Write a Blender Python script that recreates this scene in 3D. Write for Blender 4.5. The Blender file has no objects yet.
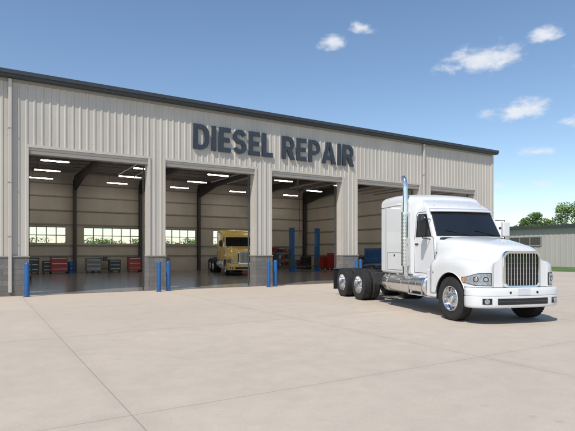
import bpy, math, random
from mathutils import Vector, Matrix
random.seed(7)
S=bpy.context.scene
COL=S.collection
R=math.radians

# ------------------------------------------------------------------ materials
def nt(m): return m.node_tree.nodes, m.node_tree.links
def mat(name,col,rough=.6,metal=0,var=0,vscale=3,bump=0,bscale=40,coat=0,spec=None,col2=None,stretch=None,emit=None,es=0,rvar=0):
    m=bpy.data.materials.new(name); m.use_nodes=True
    n,l=nt(m); b=n['Principled BSDF']
    b.inputs['Base Color'].default_value=(*col,1); b.inputs['Roughness'].default_value=rough
    b.inputs['Metallic'].default_value=metal
    if coat: b.inputs['Coat Weight'].default_value=coat; b.inputs['Coat Roughness'].default_value=.05
    if spec is not None: b.inputs['Specular IOR Level'].default_value=spec
    if emit: b.inputs['Emission Color'].default_value=(*emit,1); b.inputs['Emission Strength'].default_value=es
    tc=n.new('ShaderNodeTexCoord'); src=tc.outputs['Object']
    if stretch:
        mp=n.new('ShaderNodeMapping'); mp.inputs['Scale'].default_value=stretch; l.new(src,mp.inputs[0]); src=mp.outputs[0]
    if var or col2:
        no=n.new('ShaderNodeTexNoise'); no.inputs['Scale'].default_value=vscale; no.inputs['Detail'].default_value=6; no.inputs['Roughness'].default_value=.6
        l.new(src,no.inputs['Vector'])
        cr=n.new('ShaderNodeValToRGB'); l.new(no.outputs[0],cr.inputs[0])
        c2=col2 or tuple(min(1,c*(1+var)) for c in col); c1=col if col2 else tuple(c*(1-var) for c in col)
        cr.color_ramp.elements[0].position=.3; cr.color_ramp.elements[1].position=.7
        cr.color_ramp.elements[0].color=(*c1,1); cr.color_ramp.elements[1].color=(*c2,1)
        l.new(cr.outputs[0],b.inputs['Base Color'])
        if rvar:
            mr=n.new('ShaderNodeMapRange'); l.new(no.outputs[0],mr.inputs[0]); mr.inputs[3].default_value=rough-rvar; mr.inputs[4].default_value=rough+rvar
            l.new(mr.outputs[0],b.inputs['Roughness'])
    if bump:
        nb=n.new('ShaderNodeTexNoise'); nb.inputs['Scale'].default_value=bscale; nb.inputs['Detail'].default_value=5; l.new(src,nb.inputs['Vector'])
        bp=n.new('ShaderNodeBump'); bp.inputs['Strength'].default_value=bump; bp.inputs['Distance'].default_value=.02
        l.new(nb.outputs[0],bp.inputs['Height']); l.new(bp.outputs[0],b.inputs['Normal'])
    return m

M={}
M['siding']=mat('beige_metal_siding',(.52,.478,.418),.42,0,.08,1.2,stretch=(1,1,.2),rvar=.1)
M['trim']=mat('beige_trim',(.53,.49,.43),.45,0,.04,2)
M['trimd']=mat('taupe_trim',(.30,.275,.245),.5,0,.05,2)
M['fascia']=mat('charcoal_fascia',(.045,.05,.055),.4,0,.1,3)
M['inwall']=mat('interior_liner_panel',(.54,.485,.41),.6,0,.10,.8,stretch=(1,1,.4))
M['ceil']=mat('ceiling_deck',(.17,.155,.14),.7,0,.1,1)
M['steel']=mat('dark_steel',(.065,.06,.056),.55,.2,.15,4)
M['letter']=mat('charcoal_letter',(.035,.045,.06),.4,0,.08,3)
M['blue']=mat('blue_paint',(.012,.10,.30),.4,0,.15,6,coat=.2)
M['red']=mat('red_paint',(.36,.02,.015),.35,0,.12,5,coat=.3)
M['dgrey']=mat('dark_grey_paint',(.07,.075,.08),.45,0,.15,5)
M['mgrey']=mat('mid_grey_paint',(.25,.26,.27),.45,0,.15,5)
M['white']=mat('white_truck_paint',(.71,.71,.705),.28,0,.025,1.5,coat=.6)
M['yellow']=mat('tan_yellow_truck_paint',(.80,.55,.15),.32,0,.05,1.5,coat=.5)
M['chrome']=mat('chrome',(.78,.79,.8),.09,1,.04,5)
M['alu']=mat('polished_aluminium',(.72,.73,.74),.22,1,.08,8,bump=.03,bscale=60)
M['tire']=mat('tyre_rubber',(.020,.0195,.019),.75,0,.35,9,bump=.25,bscale=70)
M['black']=mat('black_plastic',(.015,.015,.016),.5,0,.2,6)
M['chassis']=mat('chassis_black',(.03,.03,.032),.6,.1,.35,5)
M['glass']=mat('dark_glass',(.012,.015,.018),.03,0,.1,2,spec=.8)
M['rub']=mat('window_rubber',(.012,.012,.012),.6)
M['amber']=mat('amber_lens',(.60,.27,.08),.2,0,.1,20)
M['redlens']=mat('red_lens',(.5,.01,.01),.2,0,.1,20)
M['hl']=mat('headlamp_lens',(.42,.46,.50),.10,.75,.45,16,coat=1,bump=.4,bscale=40)
M['lamp']=mat('ceiling_lamp_tube',(.9,.9,.9),.5,emit=(1,.95,.87),es=24)
M['plate']=mat('plate_white',(.6,.62,.66),.5,0,.1,30)
M['bark']=mat('bark',(.10,.075,.05),.9,0,.3,8,bump=.5,bscale=20)
M['leaf']=mat('foliage_light',(.10,.19,.03),.6,0,0,.35,col2=(.19,.30,.06))
M['leafd']=mat('foliage_dark',(.035,.075,.015),.6,0,0,.3,col2=(.07,.13,.03))
M['grass']=mat('grass',(.055,.11,.02),.9,0,0,.6,col2=(.13,.20,.05),bump=.6,bscale=30)
M['hose_r']=mat('red_hose',(.45,.03,.02),.4)
M['hose_b']=mat('blue_hose',(.02,.08,.4),.4)
M['farwall']=mat('far_building_siding',(.42,.39,.35),.55,0,.08,.5,stretch=(1,1,.2))
M['farroof']=mat('far_building_roof',(.12,.115,.11),.5,0,.1,.5)

def block_mat():
    m=bpy.data.materials.new('split_face_block'); m.use_nodes=True; n,l=nt(m); b=n['Principled BSDF']; b.inputs['Roughness'].default_value=.85
    tc=n.new('ShaderNodeTexCoord'); sp=n.new('ShaderNodeSeparateXYZ'); l.new(tc.outputs['Object'],sp.inputs[0])
    ad=n.new('ShaderNodeMath'); l.new(sp.outputs[0],ad.inputs[0]); l.new(sp.outputs[1],ad.inputs[1])
    cb=n.new('ShaderNodeCombineXYZ'); l.new(ad.outputs[0],cb.inputs[0]); l.new(sp.outputs[2],cb.inputs[1])
    br=n.new('ShaderNodeTexBrick'); l.new(cb.outputs[0],br.inputs[0]); br.inputs['Scale'].default_value=1
    br.inputs['Brick Width'].default_value=.4; br.inputs['Row Height'].default_value=.2; br.inputs['Mortar Size'].default_value=.006
    br.inputs['Color1'].default_value=(.18,.168,.155,1); br.inputs['Color2'].default_value=(.25,.235,.215,1); br.inputs['Mortar'].default_value=(.12,.115,.105,1)
    no=n.new('ShaderNodeTexNoise'); no.inputs['Scale'].default_value=25; no.inputs['Detail'].default_value=6; l.new(tc.outputs['Object'],no.inputs[0])
    mx=n.new('ShaderNodeMix'); mx.data_type='RGBA'; mx.blend_type='MULTIPLY'; mx.inputs[0].default_value=.6
    l.new(br.outputs[0],mx.inputs[6]); l.new(no.outputs[0],mx.inputs[7]); 
    g=n.new('ShaderNodeMix'); g.data_type='RGBA'; g.blend_type='MIX'; g.inputs[0].default_value=.45
    l.new(br.outputs[0],g.inputs[6]); l.new(mx.outputs[2],g.inputs[7]); l.new(g.outputs[2],b.inputs['Base Color'])
    bp=n.new('ShaderNodeBump'); bp.inputs['Strength'].default_value=.7; bp.inputs['Distance'].default_value=.02; l.new(no.outputs[0],bp.inputs['Height']); l.new(bp.outputs[0],b.inputs['Normal'])
    return m
M['block']=block_mat()

def concrete(name,ca,cb_,rough,jx,jy,px,py,jointdark,gloss=False):
    m=bpy.data.materials.new(name); m.use_nodes=True; n,l=nt(m); b=n['Principled BSDF']
    tc=n.new('ShaderNodeTexCoord'); sp=n.new('ShaderNodeSeparateXYZ'); l.new(tc.outputs['Object'],sp.inputs[0])
    def math_(op,a,bv=None,cl=False):
        q=n.new('ShaderNodeMath'); q.operation=op; q.use_clamp=cl
        for i,v in enumerate((a,bv)):
            if v is None: continue
            if isinstance(v,(int,float)): q.inputs[i].default_value=v
            else: l.new(v,q.inputs[i])
        return q.outputs[0]
    def dist(s,off,per):
        f=math_('FRACT',math_('DIVIDE',math_('SUBTRACT',s,off),per))
        return math_('MULTIPLY',math_('SUBTRACT',.5,math_('ABSOLUTE',math_('SUBTRACT',f,.5))),per)
    d=math_('MINIMUM',dist(sp.outputs[0],jx,px),dist(sp.outputs[1],jy,py))
    mr=n.new('ShaderNodeMapRange'); l.new(d,mr.inputs[0]); mr.inputs[1].default_value=.004; mr.inputs[2].default_value=.012; mr.inputs[3].default_value=1; mr.inputs[4].default_value=0
    joint=mr.outputs[0]
    def noise(sc,det,ro=.6,st=None):
        q=n.new('ShaderNodeTexNoise'); q.inputs['Scale'].default_value=sc; q.inputs['Detail'].default_value=det; q.inputs['Roughness'].default_value=ro
        if st:
            mp=n.new('ShaderNodeMapping'); mp.inputs['Scale'].default_value=st; l.new(tc.outputs['Object'],mp.inputs[0]); l.new(mp.outputs[0],q.inputs[0])
        else: l.new(tc.outputs['Object'],q.inputs[0])
        return q.outputs[0]
    n1=noise(.22,10,.7); n2=noise(2.5,8,.7); n3=noise(60,4)
    mixv=math_('ADD',math_('MULTIPLY',n1,.34),math_('MULTIPLY',n2,.26)); mixv=math_('ADD',mixv,math_('MULTIPLY',n3,.40))
    cr=n.new('ShaderNodeValToRGB'); l.new(mixv,cr.inputs[0]); e=cr.color_ramp.elements
    e[0].position=.34; e[0].color=(*ca,1); e[1].position=.66; e[1].color=(*cb_,1)
    fx=math_('FLOOR',math_('DIVIDE',math_('SUBTRACT',sp.outputs[0],jx),px)); fy=math_('FLOOR',math_('DIVIDE',math_('SUBTRACT',sp.outputs[1],jy),py))
    cx=n.new('ShaderNodeCombineXYZ'); l.new(fx,cx.inputs[0]); l.new(fy,cx.inputs[1])
    wn=n.new('ShaderNodeTexWhiteNoise'); wn.noise_dimensions='2D'; l.new(cx.outputs[0],wn.inputs['Vector'])
    tone=math_('ADD',.975,math_('MULTIPLY',wn.outputs[0],.035))
    tone=math_('MULTIPLY',tone,math_('SUBTRACT',1,math_('MULTIPLY',joint,jointdark)))
    # grime gathered along the joints
    jg=n.new('ShaderNodeMapRange'); l.new(d,jg.inputs[0]); jg.inputs[1].default_value=0; jg.inputs[2].default_value=.22; jg.inputs[3].default_value=.955; jg.inputs[4].default_value=1
    tone=math_('MULTIPLY',tone,jg.outputs[0])
    n4=noise(1.3,5,.7); st=n.new('ShaderNodeMapRange'); l.new(n4,st.inputs[0]); st.inputs[1].default_value=.64; st.inputs[2].default_value=.78; st.inputs[3].default_value=1; st.inputs[4].default_value=.90
    tone=math_('MULTIPLY',tone,st.outputs[0])
    # speckle of small oil drips
    vo=n.new('ShaderNodeTexVoronoi'); vo.inputs['Scale'].default_value=1.1; l.new(tc.outputs['Object'],vo.inputs['Vector'])
    vs=n.new('ShaderNodeMapRange'); l.new(vo.outputs['Distance'],vs.inputs[0]); vs.inputs[1].default_value=.03; vs.inputs[2].default_value=.07; vs.inputs[3].default_value=.90; vs.inputs[4].default_value=1
    tone=math_('MULTIPLY',tone,vs.outputs[0])
    vm=n.new('ShaderNodeVectorMath'); vm.operation='SCALE'; l.new(cr.outputs[0],vm.inputs[0]); l.new(tone,vm.inputs['Scale'])
    l.new(vm.outputs[0],b.inputs['Base Color'])
    rr=n.new('ShaderNodeMapRange'); l.new(n2,rr.inputs[0]); rr.inputs[1].default_value=.3; rr.inputs[2].default_value=.7; rr.inputs[3].default_value=rough*.75; rr.inputs[4].default_value=min(1,rough*1.25); l.new(rr.outputs[0],b.inputs['Roughness'])
    h=math_('SUBTRACT',math_('MULTIPLY',n3,.15 if not gloss else .0),joint)
    bp=n.new('ShaderNodeBump'); bp.inputs['Strength'].default_value=.3 if not gloss else .1; bp.inputs['Distance'].default_value=.01; l.new(h,bp.inputs['Height']); l.new(bp.outputs[0],b.inputs['Normal'])
    return m
M['apron']=concrete('apron_concrete',(.45,.378,.302),(.585,.495,.398),.8,1.3,-16.1,5.35,5.35,.25)
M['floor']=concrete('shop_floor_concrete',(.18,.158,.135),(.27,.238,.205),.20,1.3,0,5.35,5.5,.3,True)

# ------------------------------------------------------------------ mesh helpers
def empty(name,loc=(0,0,0),rot=0):
    o=bpy.data.objects.new(name,None); o.location=loc; o.rotation_euler=(0,0,rot); o.empty_display_size=.3; COL.objects.link(o); return o
def mk(name,v,f,m,parent=None,smooth=False,ang=35,bevel=0,seg=2):
    me=bpy.data.meshes.new(name); me.from_pydata([tuple(p) for p in v],[],f); me.validate(); me.update()
    if isinstance(m,str): m=M[m]
    me.materials.append(m)
    if smooth:
        me.polygons.foreach_set('use_smooth',[True]*len(me.polygons))
        try: me.set_sharp_from_angle(angle=R(ang))
        except Exception: pass
    o=bpy.data.objects.new(name,me); COL.objects.link(o)
    if parent: o.parent=parent
    if bevel:
        b=o.modifiers.new('bevel','BEVEL'); b.width=bevel; b.segments=seg; b.limit_method='ANGLE'; b.angle_limit=R(40)
        me.polygons.foreach_set('use_smooth',[True]*len(me.polygons))
        b.harden_normals=True
    return o
def box(name,x0,x1,y0,y1,z0,z1,m,parent=None,bevel=0,seg=2):
    v=[(x,y,z) for x in (x0,x1) for y in (y0,y1) for z in (z0,z1)]
    f=[(0,1,3,2),(4,6,7,5),(0,4,5,1),(2,3,7,6),(0,2,6,4),(1,5,7,3)]
    return mk(name,v,f,m,parent,bevel=bevel,seg=seg)
def boxes(name,bl,m,parent=None,bevel=0):
    v=[];f=[]
    for (x0,x1,y0,y1,z0,z1) in bl:
        k=len(v); v+=[(x,y,z) for x in (x0,x1) for y in (y0,y1) for z in (z0,z1)]
        f+=[tuple(i+k for i in q) for q in [(0,1,3,2),(4,6,7,5),(0,4,5,1),(2,3,7,6),(0,2,6,4),(1,5,7,3)]]
    return mk(name,v,f,m,parent,bevel=bevel)
def cyl(name,p0,p1,r,m,parent=None,seg=24,r1=None,bevel=0):
    p0=Vector(p0);p1=Vector(p1); d=(p1-p0).normalized(); a=d.orthogonal().normalized(); b=d.cross(a); r1=r if r1 is None else r1
    v=[];f=[]
    for i in range(seg):
        t=2*math.pi*i/seg; q=a*math.cos(t)+b*math.sin(t); v.append(p0+q*r); v.append(p1+q*r1)
    for i in range(seg):
        j=(i+1)%seg; f.append((2*i,2*j,2*j+1,2*i+1))
    f.append(tuple(2*i for i in reversed(range(seg)))); f.append(tuple(2*i+1 for i in range(seg)))
    return mk(name,v,f,m,parent,smooth=True,ang=40,bevel=bevel)
def tube(name,pts,r,m,parent=None,closed=False):
    cu=bpy.data.curves.new(name,'CURVE'); cu.dimensions='3D'; cu.bevel_depth=r; cu.bevel_resolution=3; cu.use_fill_caps=True
    s=cu.splines.new('POLY'); s.points.add(len(pts)-1)
    for p,q in zip(s.points,pts): p.co=(*q,1)
    s.use_cyclic_u=closed; s.use_smooth=True
    cu.materials.append(M[m] if isinstance(m,str) else m)
    o=bpy.data.objects.new(name,cu); COL.objects.link(o)
    if parent:o.parent=parent
    return o
def grid(name,P,m,parent=None,smooth=True,ang=35,closed_u=False,caps=False):
    nu=len(P); nv=len(P[0]); v=[p for row in P for p in row]; f=[]
    for i in range(nu-1):
        for j in range(nv-1 if not closed_u else nv):
            k=(j+1)%nv
            f.append((i*nv+j,i*nv+k,(i+1)*nv+k,(i+1)*nv+j))
    if caps:
        f.append(tuple(reversed(range(nv)))); f.append(tuple((nu-1)*nv+j for j in range(nv)))
    return mk(name,v,f,m,parent,smooth=smooth,ang=ang)
def lathe(name,prof,c,m,parent,side=1,seg=48):
    P=[]
    for i in range(seg):
        t=2*math.pi*i/seg
        P.append([(c[0]+r*math.cos(t),c[1]+side*y,c[2]+r*math.sin(t)) for r,y in prof])
    P.append(P[0]); nv=len(prof); v=[p for row in P[:-1] for p in row]; f=[]
    for i in range(seg):
        k=(i+1)%seg
        for j in range(nv-1): 
            q=(i*nv+j,i*nv+j+1,k*nv+j+1,k*nv+j); f.append(q if side>0 else tuple(reversed(q)))
    return mk(name,v,f,m,parent,smooth=True,ang=32)
lerp=lambda a,b,t:a+(b-a)*t
def sm(t): t=max(0,min(1,t)); return t*t*(3-2*t)
def interp(tab,x):
    if x<=tab[0][0]: return tab[0][1]
    for (a,b),(c,d) in zip(tab,tab[1:]):
        if x<=c: return lerp(b,d,(x-a)/(c-a))
    return tab[-1][1]

# ------------------------------------------------------------------ ground
box('ground',-1500,1500,-1500,1500,-.5,0,'grass')
mk('concrete_apron',[(-70,-70,.012),(41.2,-70,.012),(41.2,0,.012),(41.2,34,.012),(28.9,34,.012),(28.9,0,.012),(-70,0,.012)],[(0,1,2,5,6),(2,3,4,5)],'apron')
mk('back_yard_pavement',[(-70,22.2,.012),(28.9,22.2,.012),(28.9,34,.012),(-70,34,.012)],[(0,1,2,3)],'apron')

# ------------------------------------------------------------------ main building
B=empty('repair_shop_building')
XL,XR=-6.2,28.9; DEP=22.0; DH=5.5; TOP=8.1
opens=[(-4.1,.25),(1.55,6.05),(6.80,11.15),(12.08,16.38),(17.42,22.1),(23.05,27.1)]
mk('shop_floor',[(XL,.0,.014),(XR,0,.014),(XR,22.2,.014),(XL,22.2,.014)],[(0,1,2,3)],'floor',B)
def ribbed(name,x0,x1,z0,z1,y,m,parent,step=.27,d=.026,sgn=-1):
    xs=[(x0,0)]; k=math.floor(x0/step)
    while k*step<x1+step:
        b=k*step
        for dx,h in ((.085,0),(.11,1),(.16,1),(.185,0)):
            if x0<b+dx<x1: xs.append((b+dx,h))
        k+=1
    xs.append((x1,0)); v=[];f=[]
    for x,h in xs: v+= [(x,y+sgn*d*h,z0),(x,y+sgn*d*h,z1)]
    for i in range(len(xs)-1): f.append((2*i,2*i+2,2*i+3,2*i+1))
    return mk(name,v,f,m,parent)
ribbed('front_wall_header',XL,XR,DH+.12,TOP,-.0,'siding',B)
box('header_backing',XL,XR,.02,.22,DH,TOP,'trim',B)
v=[];f=[]; x=XL+.03
while x<XR:
    for z in (5.95,6.75,7.6):
        k=len(v); v+=[(x-.008,-.006,z-.008),(x+.008,-.006,z-.008),(x+.008,-.006,z+.008),(x-.008,-.006,z+.008)]; f.append((k,k+1,k+2,k+3))
    x+=.27
mk('siding_screws',v,f,'trimd',B)
piers=[]; prev=XL
for a,b in opens: piers.append((prev,a)); prev=b
piers.append((prev,XR))
for i,(a,b) in enumerate(piers):
    ribbed('pier_siding_%d'%i,a,b,1.5,DH+.12,0,'siding',B)
    box('pier_core_%d'%i,a,b,.02,.45,0,DH,'trim',B)
    box('block_wainscot_%d'%i,a-.012,b+.012,-.10,.47,0,1.45,'block',B,bevel=.01)
    box('wainscot_cap_%d'%i,a-.03,b+.03,-.13,.49,1.452,1.50,'trimd',B,bevel=.008)
for i,(a,b) in enumerate(opens):
    boxes('door_trim_%d'%i,[(a-.10,a-.002,-.05,-.002,1.503,DH+.1),(b+.002,b+.10,-.05,-.002,1.503,DH+.1),(a-.10,b+.10,-.052,-.004,DH+.103,DH+.2)],'trim',B)
    box('door_header_angle_%d'%i,a+.003,b-.003,.0,.30,DH-.14,DH-.003,'trimd',B)
    boxes('door_track_%d'%i,[(a+.02,a+.07,.5,.56,.02,DH-.1),(b-.07,b-.02,.5,.56,.02,DH-.1),(a+.02,a+.06,.6,5.2,DH+.05,DH+.12),(b-.06,b-.02,.6,5.2,DH+.05,DH+.12)],'dgrey',B)
    box('door_threshold_%d'%i,a+.01,b-.01,-.06,.06,.0,.019,'dgrey',B)
box('corner_trim',XR-.14,XR+.06,-.055,.1,1.5,TOP,'trim',B)
for i,x in enumerate((.93,22.42)):
    box('downspout_%d'%i,x-.055,x+.055,-.16,-.05,.15,TOP-.05,'trim',B,bevel=.012)
    boxes('downspout_strap_%d'%i,[(x-.075,x+.075,-.165,-.04,z,z+.04) for z in (2.2,4.2,6.2)],'trimd',B)
box('roof_fascia',XL-.2,XR+.25,-.30,-.02,TOP-.02,TOP+.20,'fascia',B,bevel=.02)
box('gutter_lip',XL-.2,XR+.25,-.345,-.303,TOP+.08,TOP+.235,'fascia',B,bevel=.012)
box('roof',XL-.15,XR+.2,-.018,DEP+.5,TOP+.003,TOP+.19,'fascia',B)
box('eave_flashing',XL,XR,-.045,-.004,TOP-.14,TOP-.024,'trimd',B)
box('right_wall',XR-.2,XR-.001,.46,DEP+.2,0,TOP,'inwall',B)
box('left_wall',XL+.001,XL+.2,.46,DEP+.2,0,TOP,'inwall',B)
box('right_wall_siding',XR+.001,XR+.03,.1,DEP+.2,0,TOP,'siding',B)
wins=[(-3.6,.5),(2.3,5.8),(7.14,11.6),(13.0,16.7),(18.4,20.6)]
WZ0,WZ1=2.3,3.65
bb=[(XL+.2,XR-.2,DEP,DEP+.2,WZ1,TOP),(XL+.2,XR-.2,DEP,DEP+.2,0,WZ0)]; p=XL+.2
for a,b in wins: bb.append((p,a,DEP,DEP+.2,WZ0,WZ1)); p=b
bb.append((p,XR-.2,DEP,DEP+.2,WZ0,WZ1))
boxes('back_wall',bb,'inwall',B)
fr=[]
for a,b in wins:
    nx=max(3,round((b-a)/.75))
    for i in range(nx+1):
        x=lerp(a,b,i/nx); fr.append((x-.03,x+.03,DEP+.04,DEP+.12,WZ0,WZ1))
    for z in (WZ0+.03,(WZ0+WZ1)/2,WZ1-.03): fr.append((a,b,DEP+.045,DEP+.115,z-.03,z+.03))
boxes('back_window_mullions',fr,'mgrey',B)
g=[]
for z in (1.3,2.15,3.8,4.9,6.0,7.0): g.append((XL+.25,XR-.25,DEP-.09,DEP-.003,z,z+.09))
for z in (1.3,2.4,3.6,4.8,6.0,7.0): g.append((XR-.30,XR-.203,.5,DEP-.1,z,z+.09))
boxes('wall_girts',g,'trimd',B)
for i,x in enumerate([1.0,6.42,11.62,16.9,22.55,28.35,-5.2]):
    boxes('steel_column_%d'%i,[(x-.12,x+.12,DEP-.42,DEP-.39,0,7.4),(x-.12,x+.12,DEP-.12,DEP-.10,0,7.4),(x-.012,x+.012,DEP-.39,DEP-.12,0,7.4)],'steel',B)
    boxes('front_column_%d'%i,[(x-.12,x+.12,.48,.50,1.6,7.4),(x-.12,x+.12,.80,.82,0,7.4),(x-.012,x+.012,.50,.80,0,7.4)],'steel',B)
    prof=[(.5,7.75),(DEP,7.75),(DEP,6.6),(DEP-.45,6.6),(DEP-4,7.15),(DEP/2,7.3),(4.4,7.15),(.85,6.45),(.5,6.45)]
    v=[(x-.015,a,b) for a,b in prof]+[(x+.015,a,b) for a,b in prof]; n=len(prof)
    f=[tuple(range(n)),tuple(reversed(range(n,2*n)))]+[(k,k+n,(k+1)%n+n,(k+1)%n) for k in range(n)]
    mk('rafter_web_%d'%i,v,f,'steel',B)
    low=prof[2:]; v=[];f=[]
    for a,b in low: v+=[(x-.13,a,b),(x+.13,a,b)]
    f=[(2*k,2*k+1,2*k+3,2*k+2) for k in range(len(low)-1)]
    o=mk('rafter_flange_%d'%i,v,f,'steel',B); so=o.modifiers.new('s','SOLIDIFY'); so.thickness=.025
boxes('roof_purlins',[(XL+.3,XR-.3,y,y+.07,7.76,7.96) for y in [1+1.5*k for k in range(14)]],'trimd',B)
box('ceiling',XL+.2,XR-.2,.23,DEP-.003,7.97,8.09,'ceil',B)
k=0
for bx in (-2,3.8,9.2,14.3,19.7,25.3):
    for y in (3.5,7.5,11.5,15.5,19.5):
        L=empty('ceiling_lamp' if k==0 else 'ceiling_lamp.%03d'%k,(bx,y,7.05)); k+=1
        box('housing',-.8,.8,-.13,.13,.03,.09,'mgrey',L)
        box('tube',-.76,.76,-.08,.08,-.01,.028,'lamp',L)
        tube('hanger_1',[(-.6,0,.09),(-.6,0,.8)],.008,'steel',L); tube('hanger_2',[(.6,0,.09),(.6,0,.8)],.008,'steel',L)

# ------------------------------------------------------------------ sign
SG=empty('diesel_repair_sign',(0,-.05,0))
H=1.12; T=.225; TV=.20
def arc(cx,cy,rx,ry,a0,a1,n=12): return [(cx+rx*math.cos(R(lerp(a0,a1,i/n))),cy+ry*math.sin(R(lerp(a0,a1,i/n)))) for i in range(n+1)]
def gI(): return T,[[(0,0),(T,0),(T,H),(0,H)]]
def gE(): w=.62; return w,[[(0,0),(w,0),(w,TV),(T,TV),(T,H/2-TV/2),(w-.05,H/2-TV/2),(w-.05,H/2+TV/2),(T,H/2+TV/2),(T,H-TV),(w,H-TV),(w,H),(0,H)]]
def gL(): w=.60; return w,[[(0,0),(w,0),(w,TV),(T,TV),(T,H),(0,H)]]
def gD():
    w=.78; r=.42; ri=.21
    return w,[[(0,0)]+arc(w-r,r,r,r,-90,0)+arc(w-r,H-r,r,r,0,90)+[(0,H)],[(T,TV)]+arc(w-T-ri,TV+ri,ri,ri,-90,0)+arc(w-T-ri,H-TV-ri,ri,ri,0,90)+[(T,H-TV)]]
def bowl(w,y0):
    r=(H-y0)/2; ri=r-TV*.95; return arc(w-r,y0+r,r,r,-90,90),[(T,y0+TV*.95)]+arc(w-r,y0+r,ri,ri,-90,90)+[(T,H-TV*.95)]
def gP():
    w=.74;a,h=bowl(w,.38); return w,[[(0,0),(T,0),(T,.38)]+a+[(0,H)],h]
def gR():
    w=.76;y0=.42;a,h=bowl(w-.02,y0); return w,[[(0,0),(T,0),(T,y0),(.33,y0),(w-.25,0),(w+.02,0),(.60,y0+.045)]+a[4:]+[(0,H)],h]
def gA():
    w=.92;b=.245; s=(w/2-b)/(.84*H); X=lambda y:b+y*s
    return w,[[(0,0),(b,0),(X(.2*H),.2*H),(w-X(.2*H),.2*H),(w-b,0),(w,0),(w/2+.14,H),(w/2-.14,H)],[(X(.37*H),.37*H),(w-X(.37*H),.37*H),(w/2,.82*H)]]
def gS():
    w=.72; t=.205; rc=(H-t)/4; a=(w-t)/2; c=arc(w/2,H-t/2-rc,a,rc,15,270,18)+arc(w/2,t/2+rc,a,rc,90,-165,18)[1:]
    l=[];rr=[]
    for i,p in enumerate(c):
        q0=c[max(0,i-1)];q1=c[min(len(c)-1,i+1)]; dx,dy=q1[0]-q0[0],q1[1]-q0[1]; L=math.hypot(dx,dy) or 1; nx,ny=-dy/L*t/2,dx/L*t/2
        l.append((p[0]+nx,p[1]+ny)); rr.append((p[0]-nx,p[1]-ny))
    return w,[l+rr[::-1]]
G={'I':gI,'E':gE,'L':gL,'D':gD,'P':gP,'R':gR,'A':gA,'S':gS}
x=0; items=[]
for ch in 'DIESEL REPAIR':
    if ch==' ': x+=.42; continue
    w,sp=G[ch](); items.append((ch,x,sp)); x+=w+.14
tot=x-.14; sc=9.05/tot
for i,(ch,x0,sp) in enumerate(items):
    cu=bpy.data.curves.new('letter_'+ch,'CURVE'); cu.dimensions='2D'; cu.fill_mode='BOTH'; cu.extrude=.04; 
    for poly in sp:
        s=cu.splines.new('POLY'); s.points.add(len(poly)-1); s.use_cyclic_u=True
        for p,q in zip(s.points,poly): p.co=((q[0]+x0)*sc+8.05,q[1]+6.24,0,1)
    cu.materials.append(M['letter']); o=bpy.data.objects.new('letter_%s_%d'%(ch,i),cu); o.rotation_euler=(R(90),0,0); o.location=(0,-.03,0); COL.objects.link(o); o.parent=SG

# ------------------------------------------------------------------ bollards
for i,(x,y) in enumerate([(1.45,-.6),(6.30,-.75),(6.76,-.55),(11.50,-.75),(11.98,-.55),(16.75,-.75),(17.2,-.55)]):
    E=empty('bollard' if i==0 else 'bollard.%03d'%i,(x,y,.012))
    pr=[(.085,0),(.085,1.18),(.08,1.21),(.06,1.24),(.03,1.255),(0.001,1.26)]
    P=[[(r*math.cos(2*math.pi*k/24),r*math.sin(2*math.pi*k/24),z) for k in range(24)] for r,z in pr]
    grid('post',P,'blue',E,closed_u=True); cyl('base_plate',(0,0,0),(0,0,.012),.13,'dgrey',E)

# ------------------------------------------------------------------ truck
TIRE=[(.29,-.11),(.31,-.135),(.38,-.15),(.45,-.148),(.495,-.135),(.515,-.115),(.52,-.10),(.52,-.068),(.507,-.064),(.507,-.054),(.52,-.05),(.52,-.008),(.507,-.005),(.507,.005),(.52,.008),(.52,.05),(.507,.054),(.507,.064),(.52,.068),(.52,.10),(.515,.115),(.495,.135),(.45,.148),(.38,.15),(.31,.135),(.29,.11)]
RF=[(.27,-.12),(.295,.10),(.305,.135),(.295,.148),(.28,.14),(.272,.08),(.255,.05),(.235,.05),(.20,.075),(.175,.085),(.125,.085),(.12,.10),(.115,.15),(.09,.172),(.05,.18),(.001,.182)]
RR=[(.27,-.12),(.295,.10),(.305,.135),(.295,.148),(.28,.14),(.272,.03),(.262,-.03),(.24,-.055),(.20,-.06),(.135,-.06),(.13,.03),(.125,.09),(.10,.115),(.05,.12),(.001,.12)]
def wheel(par,x,y,side,rear):
    W=empty('wheel_rear' if rear else 'wheel_front'); W.parent=par
    z=.525
    lathe('tire',TIRE,(x,y,z),'tire',W,side)
    lathe('rim',RR if rear else RF,(x,y,z),'alu',W,side,40)
    for k in range(10):
        t=2*math.pi*k/10; r=.155; yy=y+side*(-.06 if rear else .085)
        cyl('lug_%d'%k,(x+r*math.cos(t),yy,z+r*math.sin(t)),(x+r*math.cos(t),yy+side*.035,z+r*math.sin(t)),.014,'chrome',W,8)
        t+=.314; r=.222; yy=y+side*(-.052 if rear else .064)
        cyl('hand_hole_%d'%k,(x+r*math.cos(t),yy-side*.02,z+r*math.sin(t)),(x+r*math.cos(t),yy+side*(.004),z+r*math.sin(t)),.026,'black',W,12)
    v=[];f=[]
    for k in range(44):
        t=2*math.pi*k/44
        for sgn in (-1,1):
            c,s_=math.cos(t),math.sin(t); tx,tz=-s_,c; kk=len(v)
            for a in (-.022,.022):
                for (r,yy) in ((.505,.10),(.505,.138),(.526,.128),(.526,.10)):
                    v.append((x+r*c+a*tx,y+sgn*yy,z-.003+r*s_+a*tz))
            f+=[(kk,kk+1,kk+2,kk+3),(kk+7,kk+6,kk+5,kk+4),(kk+1,kk+5,kk+6,kk+2),(kk+2,kk+6,kk+7,kk+3),(kk+3,kk+7,kk+4,kk),(kk,kk+4,kk+5,kk+1)]
    mk('tread_lugs',v,f,'tire',W)
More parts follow.
